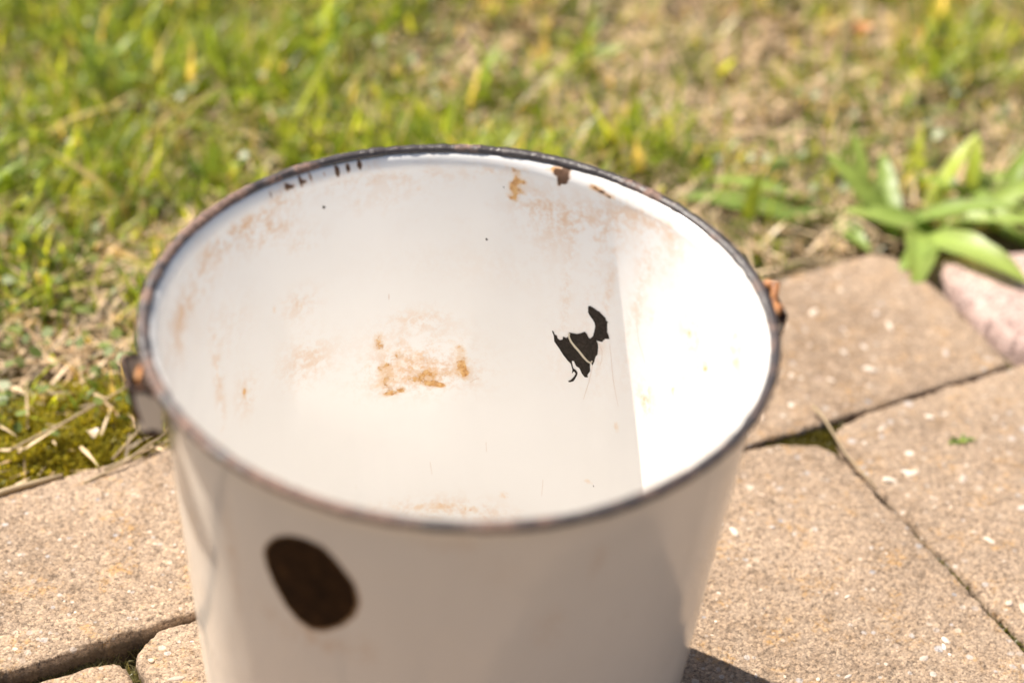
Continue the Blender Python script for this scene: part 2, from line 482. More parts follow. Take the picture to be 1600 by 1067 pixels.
# gravel showing in the worn faces of the stones
def pebble_mesh(seed):
    rr = random.Random(seed)
    v = [(0, 0, 1)]
    for j, (z, r) in enumerate(((0.72, 0.68), (0.1, 1.0))):
        for k in range(8):
            a = 2 * math.pi * (k + 0.5 * j) / 8
            q = r * rr.uniform(0.8, 1.15)
            v.append((q * math.cos(a), q * math.sin(a) * 0.72, z))
    for k in range(8):
        v.append((v[9 + k][0] * 0.9, v[9 + k][1] * 0.9, -0.6))
    f = [(0, 1 + k, 1 + (k + 1) % 8) for k in range(8)]
    for L in (1, 9):
        for k in range(8):
            a, b = L + k, L + (k + 1) % 8
            f.append((a, L + 8 + k, L + 8 + (k + 1) % 8, b))
    return mesh('pebble', v, f, M_PEB)
PEBS = [pebble_mesh(k) for k in range(5)]
pr = random.Random(5)
def pebbles(st, n, u0, u1, v0, v1, big=1.0):
    for k in range(n):
        u, v = pr.uniform(u0, u1), pr.uniform(v0, v1)
        x, y = uv2xy(u, v)
        s = pr.choice((0.0012, 0.0015, 0.0018, 0.0024, 0.003)) * big
        o = link('pebble', pr.choice(PEBS), st, (x, y, s * 0.02 + 0.0001))
        o.scale = (s * pr.uniform(0.8, 1.7), s * pr.uniform(0.7, 1.1), s * 0.28)
        o.rotation_euler = (pr.uniform(-.15, .15), pr.uniform(-.15, .15), pr.uniform(0, 6.28))
pebbles(stones[0], 22, 0.25, 0.44, 0.13, 0.24)
pebbles(stones[1], 26, -0.20, -0.04, 0.128, 0.24)
pebbles(stones[3], 30, 0.15, 0.295, -0.09, 0.10)
pebbles(stones[4], 34, 0.315, 0.43, -0.09, 0.10, 1.15)
pebbles(stones[5], 10, -0.12, -0.06, 0.05, 0.105)
pebbles(stones[6], 5, -0.19, -0.14, 0.07, 0.097)

# ------------------------------------------------------------------ the enamel bucket
bucket = empty('enamel_bucket')
props(bucket, 'open white enamel bucket with rusty dark blue rim standing on the tan paving', 'bucket')

def r_out(z): return 0.1337 + 0.0852 * (z - H)
def r_in(z): return r_out(z) - 0.0018

# coordinates: (angle in degrees round the bucket, millimetres below the rim)
CHIP=[(68.3,-91.0),(68.0,-91.2),(67.6,-92.8),(67.0,-93.0),(66.8,-94.4),(66.1,-95.1),(65.5,-94.2),(65.5,-92.5),(64.6,-92.6),(64.3,-91.5),(64.2,-89.1),(63.7,-88.7),(62.8,-88.5),(62.1,-88.2),(61.2,-87.0),(60.3,-85.2),(59.7,-85.9),(59.1,-87.7),(58.7,-88.0),(58.1,-86.1),(58.0,-84.1),(57.9,-80.2),(58.2,-78.2),(58.7,-77.0),(59.5,-75.5),(60.2,-73.6),(60.3,-70.4),(59.9,-69.8),(58.7,-70.3),(57.9,-71.0),(57.4,-70.8),(56.9,-71.6),(56.0,-72.5),(55.6,-72.9),(55.4,-74.1),(54.8,-74.5),(55.0,-75.7),(54.6,-80.4),(54.1,-81.6),(53.8,-83.5),(54.9,-84.4),(55.5,-86.9),(56.3,-87.3),(57.0,-87.5),(56.5,-89.2),(56.3,-91.2),(56.2,-94.9),(56.6,-96.7),(56.7,-99.8),(57.0,-102.2),(57.2,-102.3),(57.5,-100.8),(57.8,-101.9),(57.4,-106.2),(58.0,-109.1),(57.7,-110.1),(58.6,-111.0),(59.4,-109.8),(60.4,-107.0),(61.3,-106.6),(61.9,-104.5),(62.4,-104.4),(62.4,-105.6),(61.9,-108.6),(61.1,-109.0),(60.6,-110.1),(60.7,-112.2),(61.4,-116.1),(62.4,-117.5),(62.8,-117.3),(62.0,-115.4),(61.3,-112.7),(61.1,-111.1),(61.6,-110.1),(62.0,-111.9),(62.1,-109.4),(62.7,-106.4),(63.6,-105.4),(64.7,-103.4),(65.9,-100.5),(67.5,-96.9),(67.8,-93.6),(68.3,-91.7)]
SCR=[(64.0,-89.0),(64.0,-91.3),(63.3,-93.6),(62.2,-95.6),(61.1,-97.1),(59.6,-99.6),(58.5,-101.0),(57.5,-101.3),(57.3,-99.7)]
HOLE=[(-125.5,-49.0),(-125.0,-44.1),(-124.1,-40.5),(-122.6,-35.5),(-121.0,-32.5),(-119.4,-30.2),(-117.4,-28.7),(-115.5,-28.1),(-112.7,-29.2),(-110.5,-33.7),(-108.4,-40.0),(-107.0,-45.0),(-106.5,-49.5),(-106.2,-56.3),(-107.2,-64.2),(-109.6,-72.1),(-112.5,-78.0),(-114.0,-79.9),(-116.1,-81.2),(-118.6,-79.2),(-121.2,-73.9),(-123.6,-64.4),(-125.0,-56.5)]
RUSTB = [  # angle, depth, half width mm, half height mm, strength
    (107.5, -127, 5.5, 6.5, 1.0), (108.5, -119, 5, 3, .75), (104.5, -114, 4, 3, .5), (106.5, -137, 5, 1.6, 1.25), (103.6, -135, 2, 1.7, 1.25),
    (109.8, -102, 3.5, 5, .6), (109.5, -108, 5, 4, .55), (100, -130, 7, 1.8, .8), (96.6, -132.6, 5.5, 1.5, 1.45), (94.2, -134, 3, 1.2, 1.35),
    (97, -127, 7, 3, .75), (91, -126, 6, 2.6, .7), (89.3, -120, 3.6, 4.5, 1.0), (90, -112, 3.5, 4.5, .6), (101, -118, 8, 5, .5), (94, -108, 12, 6, .28), (99, -122, 12, 9, .26), (105, -108, 5, 8, .3), (113, -118, 3, 5, .4), (24, -60, 3, 5, .7), (33, -88, 1.5, 3, .8), (20, -85, 2, 3, .6), (48, -130, 2, 3, .7), (44, -60, 5, 6, .35),
    (88.5, -127, 1.6, 3.5, .9), (111, -131, 2.5, 1.2, .6), (80.6, -5.6, 7, 2, .7), (79.8, -11, 2.2, 4, 1.0), (80.6, -15, 2, 2.5, .8), (79, -17.5, 3.0, 2.0, 1.1), (80.4, -21.5, 3, 1.7, 1.1), (78.4, -12, 2.2, 2, .9),
    (62.6, -5.5, 4, 1.6, 1.2), (59, -7.0, 4, 1.3, .9), (71.8, -2.8, 3.5, 1.4, 1.4), (31.5, -52, 1.6, 2.2, 1.0), (29, -49, 2, 3, .5), (41.4, -105, 2.2, 4, .95), (40, -112, 2, 3, .5),
    (53.5, -171, 3.0, 1.6, .85), (76, -199, 4, 3, .6), (92.4, -211, 10, 4, .65), (84, -212, 10, 3, .5), (100, -212, 10, 3, .5), (129, -70, 2.6, 5, .62), (133, -66, 4, 1.2, .6), (136, -67, 1.2, 3, .6),
    (100.6, -18.5, 2, 1.6, .7), (147, -103, 3, 6, .62), (147.5, -102, 1.0, 2.2, 1.0), (156.5, -80, 1.4, 14, .6), (155, -93, 1.2, 5, .5), (136, -22, 4, 4, .5), (14, -12, 1.6, 3, .9),
]
WASHB = [
    (72, -26, 17, 9, .55), (76, -19, 8, 7, .45), (67, -24, 12, 8, .45), (70, -40, 14, 9, .3), (59, -22, 9, 12, .5), (54, -14, 10, 8, .5), (47, -12, 12, 6, .6), (39, -13, 12, 6, .5), (45, -28, 12, 12, .4),
    (136, -23, 13, 7, .9), (127, -36, 9, 6, .5), (150, -17, 22, 4.5, .8), (165, -26, 22, 7, 1.0), (146, -12, 26, 3.5, 1.0), (172, -40, 10, 10, .6), (150, -60, 14, 14, .3), (180, -30, 16, 6, .6), (118, -10, 22, 4, .45), (130, -6, 9, 4, .6), (128, -104, 13, 12, .75), (147, -104, 7, 10, .6),
    (156, -80, 3.5, 26, .7), (129, -70, 9, 7, .6), (100, -93, 14, 5, .5), (101, -116, 24, 15, .75), (98, -127, 24, 9, .75), (60, -50, 3, 30, .35), (90, -212, 40, 7, .6), (100, -12, 22, 4, .35),
    (31, -50, 8, 9, 0.8), (41, -104, 6, 9, 0.85), (25, -75, 20, 20, .5), (20, -110, 16, 20, .4), (10, -50, 10, 26, .8), (15, -30, 8, 22, .6), (48, -55, 4, 30, .5), (56, -60, 2.5, 34, .5), (66, -62, 2.5, 26, .4), (-105, -86, 5, 6, .9), (-113, -86, 8, 5, .8), (61, -100, 20, 20, .18), (20, -30, 20, 10, .35), (108, -22, 20, 6, .25), (85, -8, 12, 3, .5), (80, -60, 60, 12, .12),
    (-122, -85, 12, 10, .5), (-90, -14, 9, 2.5, .8), (-82, -30, 8, 6, .35), (-70, -70, 5, 8, .6), (-135, -60, 3, 30, .5), (-150, -50, 4, 40, .5), (-62, -30, 3, 14, .45),
]
DARKB = [
    (130.7, -3.8, .9, 1.6, 1.1), (129.8, -4.2, 1.5, 1.0, 1.0), (127.2, -3.3, .7, 2.3, 1.3), (126.3, -3.9, 1.1, .9, .8), (124.8, -3.0, .6, 1.8, .9), (121.5, -3.4, .5, 1.2, .7), (118.7, -3.4, .8, 2.3, 1.5), (116.2, -3.1, .8, 2.0, 1.25), (113.6, -2.6, .8, 2.1, 1.3),
    (134.8, -4.2, .5, 1.6, .7), (69.7, -3.6, 2.2, 3.2, 1.5), (71.3, -3.2, 2.0, 1.6, 1.1), (70.6, -7.5, 1.0, 2.0, 1.0), (60.8, -6.2, 2.3, .9, .95), (59.2, -7.4, 1.6, .7, .9), (62.6, -5.4, 1.4, .9, .7),
]
def blobs(th, z, L, seed):
    out = np.zeros_like(th)
    x = th * 125.0                                     # arc length in millimetres
    wx = 2.2 * fbm(x / 6.0 + 40, z / 6.0, seed, 4); wz = 2.2 * fbm(x / 6.0, z / 6.0 + 90, seed + 3, 4)
    for a, d, sx, sz, amp in L:
        dx = (th - R(a) + math.pi) % (2 * math.pi) - math.pi
        k = min(1.0, sx / 3.0)
        q = ((dx * 125.0 + wx * k) / sx) ** 2 + ((z - d + wz * min(1.0, sz / 3.0)) / sz) ** 2
        out = np.maximum(out, 0) + amp * np.exp(-0.8 * q)
    return np.clip(out, 0, 1.6)

def wall_wob(T, Z):
    T = np.asarray(T, float); Z = np.asarray(Z, float)
    c, s_ = np.cos(T), np.sin(T)
    k = np.clip((H - Z) / 0.03, 0, 1)
    return 0.0006 * np.sin(2 * T + 0.6) * (Z / H) + k * (0.0016 * fbm(c * 3.1 + 9 + Z * 2, s_ * 3.1 + 4 + Z * 5, 61, 2) + 0.0005 * fbm(c * 9 + Z * 9, s_ * 9 - Z * 12, 63, 2))

def lathe(profile, segs, name, mat, attrs_fn=None, closed=False, wob=None):
    P = np.array(profile, float); n = len(P)
    th = np.arange(segs) * 2 * math.pi / segs
    T, Rr = np.meshgrid(th, P[:, 0]); Z = np.repeat(P[:, 1][:, None], segs, 1)
    if wob is not None: Rr, Z = wob(T, Rr, Z)
    co = np.stack([Rr * np.cos(T), Rr * np.sin(T), Z], -1).reshape(-1, 3)
    i = np.arange(n * segs).reshape(n, segs)
    a, b = i, np.roll(i, -1, 1)
    if closed: f = np.stack([a, b, np.roll(b, -1, 0), np.roll(a, -1, 0)], -1).reshape(-1, 4)
    else: f = np.stack([a[:-1], b[:-1], b[1:], a[1:]], -1).reshape(-1, 4)
    return mesh(name, co, f, mat, attrs=attrs_fn(T.ravel(), Z.ravel()) if attrs_fn else None)

# inner skin from the centre of the floor up to the lip, then down the outside
inner = [(0.0004, 0.010), (0.04, 0.010), (0.08, 0.0102), (0.100, 0.0115), (0.107, 0.015)]
zs = np.concatenate([np.arange(0.020, 0.236, 0.0012), np.arange(0.2362, 0.2415, 0.0006)])
inner += [(r_in(z), z) for z in zs]
top = r_in(0.2415)
lip = [(top + a_, z_) for a_, z_ in ((-0.0001, 0.2420), (0.0, 0.2428), (0.0001, 0.2436), (0.00035, 0.2445), (0.00065, 0.2453), (0.0010, 0.2461), (0.0014, 0.2468), (0.0018, 0.2475), (0.0023, 0.2481), (0.0028, 0.2486), (0.0033, 0.2489), (0.0038, 0.2490))]
outer = [(0.1368, 0.2490), (0.1372, 0.2478), (0.1355, 0.2462), (0.1343, 0.2445), (0.13365, 0.2425), (r_out(0.240), 0.240)]
outer += [(r_out(z), z) for z in np.arange(0.236, 0.012, -0.004)] + [(0.1128, 0.008), (0.1124, 0.003), (0.1112, 0.0004), (0.1085, 0.0005), (0.107, 0.004), (0.08, 0.0045), (0.0004, 0.0045)]
prof = inner + lip + outer
n_in = len(inner) + len(lip)
SEG = 900
def battr(T, Z):
    idx = np.arange(len(T)) // SEG
    isin = (idx < n_in).astype(float)
    d = (Z - H) * 1000
    Tn = (T + math.pi) % (2 * math.pi) - math.pi
    front = Tn < 0
    ru = blobs(T, d, RUSTB, 3) * isin
    wa = blobs(T, d, WASHB, 8)
    out_ok = ((isin < 0.5) & front) | (isin > 0.5)
    wa = wa * out_ok
    wa = wa + isin * 0.30 * np.clip(fbm(T * 16, d / 9, 77, 4) * 3.0 - 0.1, 0, 1) * sstep(-60, 0, d)
    da = blobs(T, d, DARKB, 14) * isin
    return dict(inner=isin, rust=ru, wash=wa, dark=da)
def bwob(T, Rr, Z):
    return Rr + wall_wob(T, Z) * np.clip(Rr / 0.1, 0, 1), Z
body = link('body', lathe(prof, SEG, 'body', M_EN, battr, wob=bwob), bucket)
body['label'] = 'white enamelled wall with orange rust stains inside'

ang = np.linspace(0, 2 * math.pi, 15)[:-1]
rp = [(0.1373 + 0.0028 * math.cos(a), 0.2496 + 0.0021 * math.sin(a)) for a in ang]
def rwob(T, Rr, Z):
    n = fbm(T * 22, T * 0 + 3, 31, 4); n2 = fbm(T * 140, Z * 900, 33, 3)
    d = 0.0006 * np.sin(2 * T + 0.6)
    k = 1 + 0.34 * n + 0.30 * n2
    return 0.1372 + d + (Rr - 0.1372) * k, 0.2496 + (Z - 0.2496) * k + 0.0012 * fbm(T * 3, T * 0, 35, 2)
rim = link('rim', lathe(rp, 720, 'rim', M_RIM, closed=True, wob=rwob), bucket)
rim['label'] = 'dark blue rolled rim worn through to pinkish brown rust'

from mathutils.geometry import delaunay_2d_cdt
def patch(name, pts, mat, inside=True, lift=0.00018, grid=2.0, jag=0.0, seed=1):
    """a flake lost from the enamel: follows the curve of the wall"""
    P = [(R(a) * 125.0, d) for a, d in pts]
    if jag:
        Q = []
        rr = random.Random(seed)
        for i in range(len(P)):
            a, b = P[i], P[(i + 1) % len(P)]
            Q.append(a)
            n = max(1, int(math.dist(a, b) / 0.8))
            for k in range(1, n):
                t = k / n
                Q.append((a[0] + (b[0] - a[0]) * t + rr.uniform(-jag, jag), a[1] + (b[1] - a[1]) * t + rr.uniform(-jag, jag)))
        P = Q
    vs = [Vector(p) for p in P]
    n = len(vs)
    xs = [p[0] for p in P]; ys = [p[1] for p in P]
    x = min(xs) + grid / 2
    while x < max(xs):
        y = min(ys) + grid / 2
        while y < max(ys):
            vs.append(Vector((x, y))); y += grid
        x += grid
    v2, e2, f2, *_ = delaunay_2d_cdt(vs, [], [list(range(n))], 1, 1e-4)
    co = []
    for v in v2:
        th = v.x / 125.0; z = H + v.y / 1000.0
        w = float(wall_wob(th, z))
        r = (r_in(z) - lift if inside else r_out(z) + lift) + w
        co.append((r * math.cos(th), r * math.sin(th), z))
    return link(name, mesh(name, co, [tuple(f) for f in f2], mat, smooth=False), bucket)

def simple_mat(name, c, rough=0.5):
    t = NT(name)
    return t.fin(t.mix(t.noise(500, 3), c, tuple(q * 0.8 for q in c)), rough)
o = patch('enamel_chip', CHIP, M_BARE, jag=0.10); o['label'] = 'ragged dark chip shaped like a bird inside the bucket'
HC = (sum(a for a, d in HOLE) / len(HOLE), sum(d for a, d in HOLE) / len(HOLE))
M_EDGE = simple_mat('rust_stained_chip_edge', (0.40, 0.24, 0.12), 0.6)
o = patch('chip_edge', [(HC[0] + (a - HC[0]) * 1.055, HC[1] + (d - HC[1]) * 1.045 - 0.3) for a, d in HOLE], M_EDGE, inside=False, lift=0.0001, jag=0.25, seed=4)
o = patch('enamel_chip', HOLE, M_RUST, inside=False, jag=0.28, lift=0.0002); o['label'] = 'large oval brown rust patch on the outside'
for a, d, s in ((122.2, -20.5, 1.0), (85.4, -46.1, 0.8), (82.5, -16, 0.45), (51.5, -171.5, 0.5), (57.5, -216.5, 0.0)):
    if s: patch('enamel_chip', [(a + math.degrees(s * math.cos(k * 1.05) * (0.6 + 0.4 * (k % 2)) / 125.0), d + s * 0.9 * math.sin(k * 1.05) + (0.3 * math.cos(k * 1.05))) for k in range(6)], M_BARE, grid=3)
def splinter(L, w, name, mat, lift):
    A, B = [], []
    for i, (a, d) in enumerate(L):
        p0 = L[max(0, i - 1)]; p1 = L[min(len(L) - 1, i + 1)]
        dx, dy = R(p1[0] - p0[0]) * 125, p1[1] - p0[1]
        l = math.hypot(dx, dy); ww = w * (0.6 + 0.6 * math.sin(math.pi * (i + 0.6) / len(L)))
        A.append((a - math.degrees(dy / l * ww / 125), d + dx / l * ww)); B.append((a + math.degrees(dy / l * ww / 125), d - dx / l * ww))
    return patch(name, A + B[::-1], mat, lift=lift, grid=5)
M_SPL = simple_mat('cream_enamel_splinter', (0.62, 0.55, 0.42))
splinter(SCR, 0.55, 'enamel_splinter', M_SPL, 0.00045)
M_HAIR = simple_mat('hairline_scratch', (0.64, 0.50, 0.40))
for L in ([(56.3, -88.5), (55.2, -92), (54.9, -97), (55.2, -101)], [(57, -101), (57.3, -112), (58.1, -124)], [(53.6, -86), (52.6, -93), (51.2, -104), (49.3, -114), (48.4, -118)],
          [(87, -131), (86, -129), (84.8, -127.8)], [(82, -167), (81.6, -173)], [(47.5, -66), (46, -76), (43, -85)], [(96, -182), (95.4, -190)], [(66, -182), (65.8, -192)]):
    splinter(L, 0.09, 'scratch', M_HAIR, 0.0001)

def lug_mesh():
    """hollow bent-sheet bracket: x across, y away from the wall, z up"""
    V_, F_, W_ = [], [], []
    t = 0.0014
    lev = [(0.000, 0.0150, 0.0125), (-0.006, 0.0145, 0.0123), (-0.014, 0.0130, 0.0120), (-0.022, 0.0112, 0.0115), (-0.0285, 0.0095, 0.0108)]
    def ring(z, dep, hw, ins):
        d, h = dep - ins, hw - ins
        c = 0.0035 if not ins else 0.0022
        pts = [(-h, 0.0003), (-h, d * 0.35), (-h, d - c), (-h + c * 0.3, d - c * 0.35), (-h + c, d), (-h * 0.3, d), (h * 0.3, d), (h - c, d), (h - c * 0.3, d - c * 0.35), (h, d - c), (h, d * 0.35), (h, 0.0003)]
        return [(x, y, z) for x, y in pts]
    rings = [ring(z, a, b, 0) for z, a, b in lev[::-1]]
    rings += [ring(0.0006, 0.0147, 0.0122, 0.0004), ring(0.0005, 0.0150, 0.0125, t)]
    rings += [ring(-0.004, 0.0150, 0.0125, t + 0.0002), ring(-0.012, 0.0140, 0.0120, t)]
    n = 12
    for r_ in rings: V_ += r_
    for k in range(len(rings) - 1):
        for j in range(n - 1):
            a = k * n + j
            F_.append((a, a + 1, a + n + 1, a + n))
    F_.append(tuple(range(n)))
    b = (len(rings) - 1) * n
    F_.append(tuple(range(b, b + n)))
    for x, y, z in V_:
        W_.append(min(1.3, 1.0 * (y > 0.0115) + 0.5 * (z > -0.002) + 0.7 * (z < -0.0275) + 0.1))
    return mesh('handle_ear', V_, F_, M_LUG, smooth=False, attrs=dict(wear=W_))
LUG = lug_mesh()
def tube(path, r, segs=10):
    v, f = [], []
    n = len(path)
    for i, p in enumerate(path):
        p = Vector(p)
        d = (Vector(path[min(n - 1, i + 1)]) - Vector(path[max(0, i - 1)])).normalized()
        a = d.cross(Vector((0.13, 0.21, 1))).normalized(); b = d.cross(a)
        rr = r(i) if callable(r) else r
        for k in range(segs):
            t = 2 * math.pi * k / segs
            q = p + (a * math.cos(t) + b * math.sin(t)) * rr
            v.append(tuple(q))
    for i in range(n - 1):
        for k in range(segs):
            a0 = i * segs + k; a1 = i * segs + (k + 1) % segs
            f.append((a0, a1, a1 + segs, a0 + segs))
    f.append(tuple(range(segs))[::-1]); f.append(tuple(range((n - 1) * segs, n * segs)))
    return v, f
for a, lab in ((-163.0, 'bent metal handle bracket with flaked enamel'), (13.0, 'bent metal handle bracket with bright rusty wire hook')):
    o = link('handle_ear', LUG, bucket)
    o.location = (0.1332 * math.cos(R(a)), 0.1332 * math.sin(R(a)), 0.2425)
    o.rotation_euler = (0, 0, R(a - 90))
    o['label'] = lab
    if a > 0:
        pts = [(-0.0095, 0.008, 0.001), (-0.011, 0.0115, 0.0035), (-0.0075, 0.0135, 0.005), (-0.002, 0.012, 0.002), (0.002, 0.011, -0.001), (0.006, 0.0122, 0.002), (0.0098, 0.0100, 0.0052), (0.0125, 0.0062, 0.0030), (0.0120, 0.004, -0.001)]
        v, f = tube(pts, lambda i: 0.0017 + 0.0008 * (i in (1, 2, 6)))
        w = link('wire_hook', mesh('wire_hook', v, f, M_WIRE), o)
        w.parent = o
    else:
        v, f = tube([(-0.006, 0.0085, -0.004), (-0.0062, 0.0088, 0.0006), (-0.005, 0.009, 0.0012), (0.001, 0.0075, 0.0004), (0.0035, 0.006, -0.004)], 0.0014)
        link('wire_hook', mesh('wire_hook', v, f, M_WIRE), o)

# ------------------------------------------------------------------ lawn
def blades(name, x, y, z, phi, h, w, lean, curve, col, mat, segs=4):
    """many tapering blades as one mesh"""
    n = len(x)
    dx, dy = np.cos(phi), np.sin(phi)
    sx, sy = -dy, dx
    V_, C_ = [], []
    for k in range(segs + 1):
        t = k / segs
        out = h * (lean * t + curve * t * t)
        up = h * (t * np.sqrt(np.clip(1 - lean ** 2, 0.05, 1)) - 0.55 * curve * t * t)
        wid = w * 0.5 * (1 - t ** 1.6) * (0.75 + 0.5 * np.sin(math.pi * min(1, t * 1.3)))
        cx, cy, cz = x + dx * out, y + dy * out, z + up
        if k < segs:
            V_.append(np.stack([cx - sx * wid, cy - sy * wid, cz], -1)); V_.append(np.stack([cx + sx * wid, cy + sy * wid, cz], -1))
        else:
            V_.append(np.stack([cx, cy, cz], -1))
    nv = 2 * segs + 1
    co = np.stack(V_, 1).reshape(-1, 3)
    base = (np.arange(n) * nv)[:, None]
    tri = []
    for k in range(segs - 1):
        a, b, c, d = 2 * k, 2 * k + 1, 2 * k + 3, 2 * k + 2
        tri += [(a, b, c), (a, c, d)]
    tri.append((2 * segs - 2, 2 * segs - 1, 2 * segs))
    F = (base[:, :, None] + np.array(tri)[None]).reshape(-1, 3)
    C = np.repeat(np.concatenate([col, np.ones((n, 1))], 1), nv, 0)
    return mesh(name, co, F, mat, attrs=dict(Col=C))

def scatter(n, x0, x1, y0, y1, dens=None):
    x = RNG.uniform(x0, x1, n); y = RNG.uniform(y0, y1, n)
    u, v = xy2uv(x, y)
    edge = 0.256 + 0.006 * fbm(u * 30, v * 0, 91)
    ok = (v > edge) | ((u > 0.475) & (v > 0.255 - (u - 0.475) * 0.35))
    if dens is not None: ok &= RNG.random(n) < dens(x, y)
    return x[ok], y[ok]

def green(x, y):                                       # where the lawn is lush, where it is dry
    u, v = xy2uv(x, y)
    g = 0.56 + 2.0 * fbm(x * 6 + 3, y * 6, 201, 3) + 1.6 * fbm(x * 26, y * 26, 205, 3)
    g = g - 0.5 * np.exp(-((x + 0.30) / 0.12) ** 2 - ((y - 0.30) / 0.07) ** 2)
    g = g + 0.14 * sstep(0.05, -0.3, x) - 0.08 * sstep(0.0, 0.3, x)
    g = g - 0.38 * (1 - sstep(0.26, 0.36, v)) * (x < 0.24)
    return np.clip(g, 0, 1)

AREAS = [(54000, -0.62, 0.72, 0.12, 1.0, 1.0), (9000, -1.3, 1.5, 0.1, 1.7, 1.5)]
gx, gy = [], []
vx, vy, vz, vp, vh, vw, vl, vc, vcol = ([] for _ in range(9))
for n, x0, x1, y0, y1, s in AREAS:
    x, y = scatter(n, x0, x1, y0, y1, lambda x, y: 0.14 + 0.80 * green(x, y))
    m = len(x); g = green(x, y)
    h = RNG.uniform(0.018, 0.048, m) * (0.65 + 0.7 * g) * s
    long_ = RNG.random(m) < 0.06
    h = np.where(long_, h * 1.5, h)
    u, v = xy2uv(x, y)
    h = h * (0.45 + 0.55 * sstep(0.26, 0.40, v))
    c0 = np.array((0.21, 0.31, 0.030)); c1 = np.array((0.56, 0.62, 0.075)); c2 = np.array((0.055, 0.095, 0.020)); c3 = np.array((0.72, 0.56, 0.28))
    a = RNG.random(m)[:, None] ** 1.3
    col = c0 + (c1 - c0) * a
    k = RNG.random(m)
    col = np.where((k < 0.34)[:, None], c2 + (c0 - c2) * a, col)
    col = np.where((k > 0.72 + 0.2 * g)[:, None], c3 * (0.7 + 0.5 * a), col)
    for L, q in zip((vx, vy, vz, vp, vh, vw, vl, vc, vcol), (x, y, lawn_height(x, y) - 0.001, RNG.uniform(0, 6.283, m), h, np.where(RNG.random(m) < 0.035, RNG.uniform(0.006, 0.010, m), RNG.uniform(0.0011, 0.0036, m)) * s, RNG.uniform(0.05, 0.65, m), RNG.uniform(0.0, 0.7, m), col)):
        L.append(q)
cat_ = [np.concatenate(q) for q in (vx, vy, vz, vp, vh, vw, vl, vc, vcol)]
props(link('grass', blades('grass', *cat_, M_GRASS)), 'short bright green grass blades of the lawn behind the bucket', 'grass', kind='stuff')

# dead straw lying between and on the green blades
sx_, sy_ = scatter(46000, -0.62, 0.72, 0.12, 1.0, lambda x, y: (0.25 + 0.75 * (1 - green(x, y))) * (1 - 0.85 * ((x < -0.02) & (xy2uv(x, y)[1] < 0.33) & (fbm(xy2uv(x, y)[0] * 22, xy2uv(x, y)[1] * 22, 305, 2) > -0.2))))
m = len(sx_)
a = RNG.random(m)[:, None]
col = np.array((0.44, 0.30, 0.18)) * (1 - a) + np.array((0.84, 0.66, 0.45)) * a
dark = (RNG.random(m) < 0.35)[:, None]
col = np.where(dark, col * 0.35, col)
me = blades('dry_straw', sx_, sy_, lawn_height(sx_, sy_) + RNG.uniform(0.0, 0.010, m), RNG.uniform(0, 6.283, m), RNG.uniform(0.010, 0.036, m), RNG.uniform(0.0009, 0.0028, m),
            RNG.uniform(0.86, 0.995, m), RNG.uniform(-0.1, 0.2, m), col, M_STRAW, 3)
props(link('dry_straw', me), 'pale dead straw and thatch lying through the lawn', 'straw', kind='stuff')

# small round clover-like leaves between the grass, in the lusher left half
def leaflets(n, name):
    x, y = scatter(n, -0.62, 0.60, 0.2, 0.98, lambda x, y: np.clip(0.15 + 1.0 * (fbm(x * 7, y * 7, 411, 3) + 0.1) * 2.2 + 0.35 * (x < -0.02), 0, 1))
    m = len(x)
    z = lawn_height(x, y) + RNG.uniform(0.008, 0.026, m)
    r = RNG.uniform(0.0020, 0.0045, m)
    ph = RNG.uniform(0, 6.283, m); tl = RNG.uniform(-0.6, 0.6, (m, 2))
    V_ = []
    for k in range(6):
        t = k * math.pi / 3
        lx = np.cos(t) * r; ly = np.sin(t) * r * 0.8
        X = lx * np.cos(ph) - ly * np.sin(ph); Y = lx * np.sin(ph) + ly * np.cos(ph)
        V_.append(np.stack([x + X, y + Y, z + X * tl[:, 0] + Y * tl[:, 1]], -1))
    co = np.stack(V_, 1).reshape(-1, 3)
    F = ((np.arange(m) * 6)[:, None, None] + np.array([(0, 1, 2), (0, 2, 3), (0, 3, 4), (0, 4, 5)])[None]).reshape(-1, 3)
    a = RNG.random(m)[:, None]
    col = np.array((0.10, 0.15, 0.04)) * (1 - a) + np.array((0.22, 0.28, 0.08)) * a
    C = np.repeat(np.concatenate([col, np.ones((m, 1))], 1), 6, 0)
    return mesh(name, co, F, M_LEAF, attrs=dict(Col=C))
props(link('clover', leaflets(8000, 'clover')), 'small round clover leaves scattered through the grass', 'clover', kind='stuff')

# moss cushions: very short dense fronds
def moss(name, pts, col0, col1, h0, h1, w, zf, label):
    x, y = pts
    m = len(x)
    a = RNG.random(m)[:, None]
    col = np.array(col0) * (1 - a) + np.array(col1) * a
    me = blades(name, x, y, zf(x, y), RNG.uniform(0, 6.283, m), RNG.uniform(h0, h1, m), RNG.uniform(w * 0.6, w * 1.3, m), RNG.uniform(0.1, 0.8, m), RNG.uniform(0, 0.6, m), col, M_GRASS, 2)
    props(link(name, me), label, 'moss', kind='stuff')
def uvrand(n, u0, u1, v0, v1, f=None):
    u = RNG.uniform(u0, u1, n); v = RNG.uniform(v0, v1, n)
    if f is not None:
        k = RNG.random(n) < f(u, v); u, v = u[k], v[k]
    return uv2xy(u, v)
mh = lambda x, y: lawn_height(x, y) + 0.008 * np.clip(fbm(x * 45, y * 45, 301, 3) + 0.2, 0, 1)
moss('lawn_moss', uvrand(26000, -0.26, 0.06, 0.252, 0.345, lambda u, v: np.clip(0.75 + 2.4 * fbm(u * 22, v * 22, 305, 2) - sstep(0.31, 0.345, v) * 0.8, 0, 1)),
     (0.20, 0.19, 0.016), (0.50, 0.45, 0.045), 0.003, 0.009, 0.0015, mh, 'olive yellow moss along the lawn edge left of the bucket')
gapz = lambda z0: (lambda x, y: np.full(len(x), z0) + 0.003 * fbm(x * 200, y * 200, 9, 2))
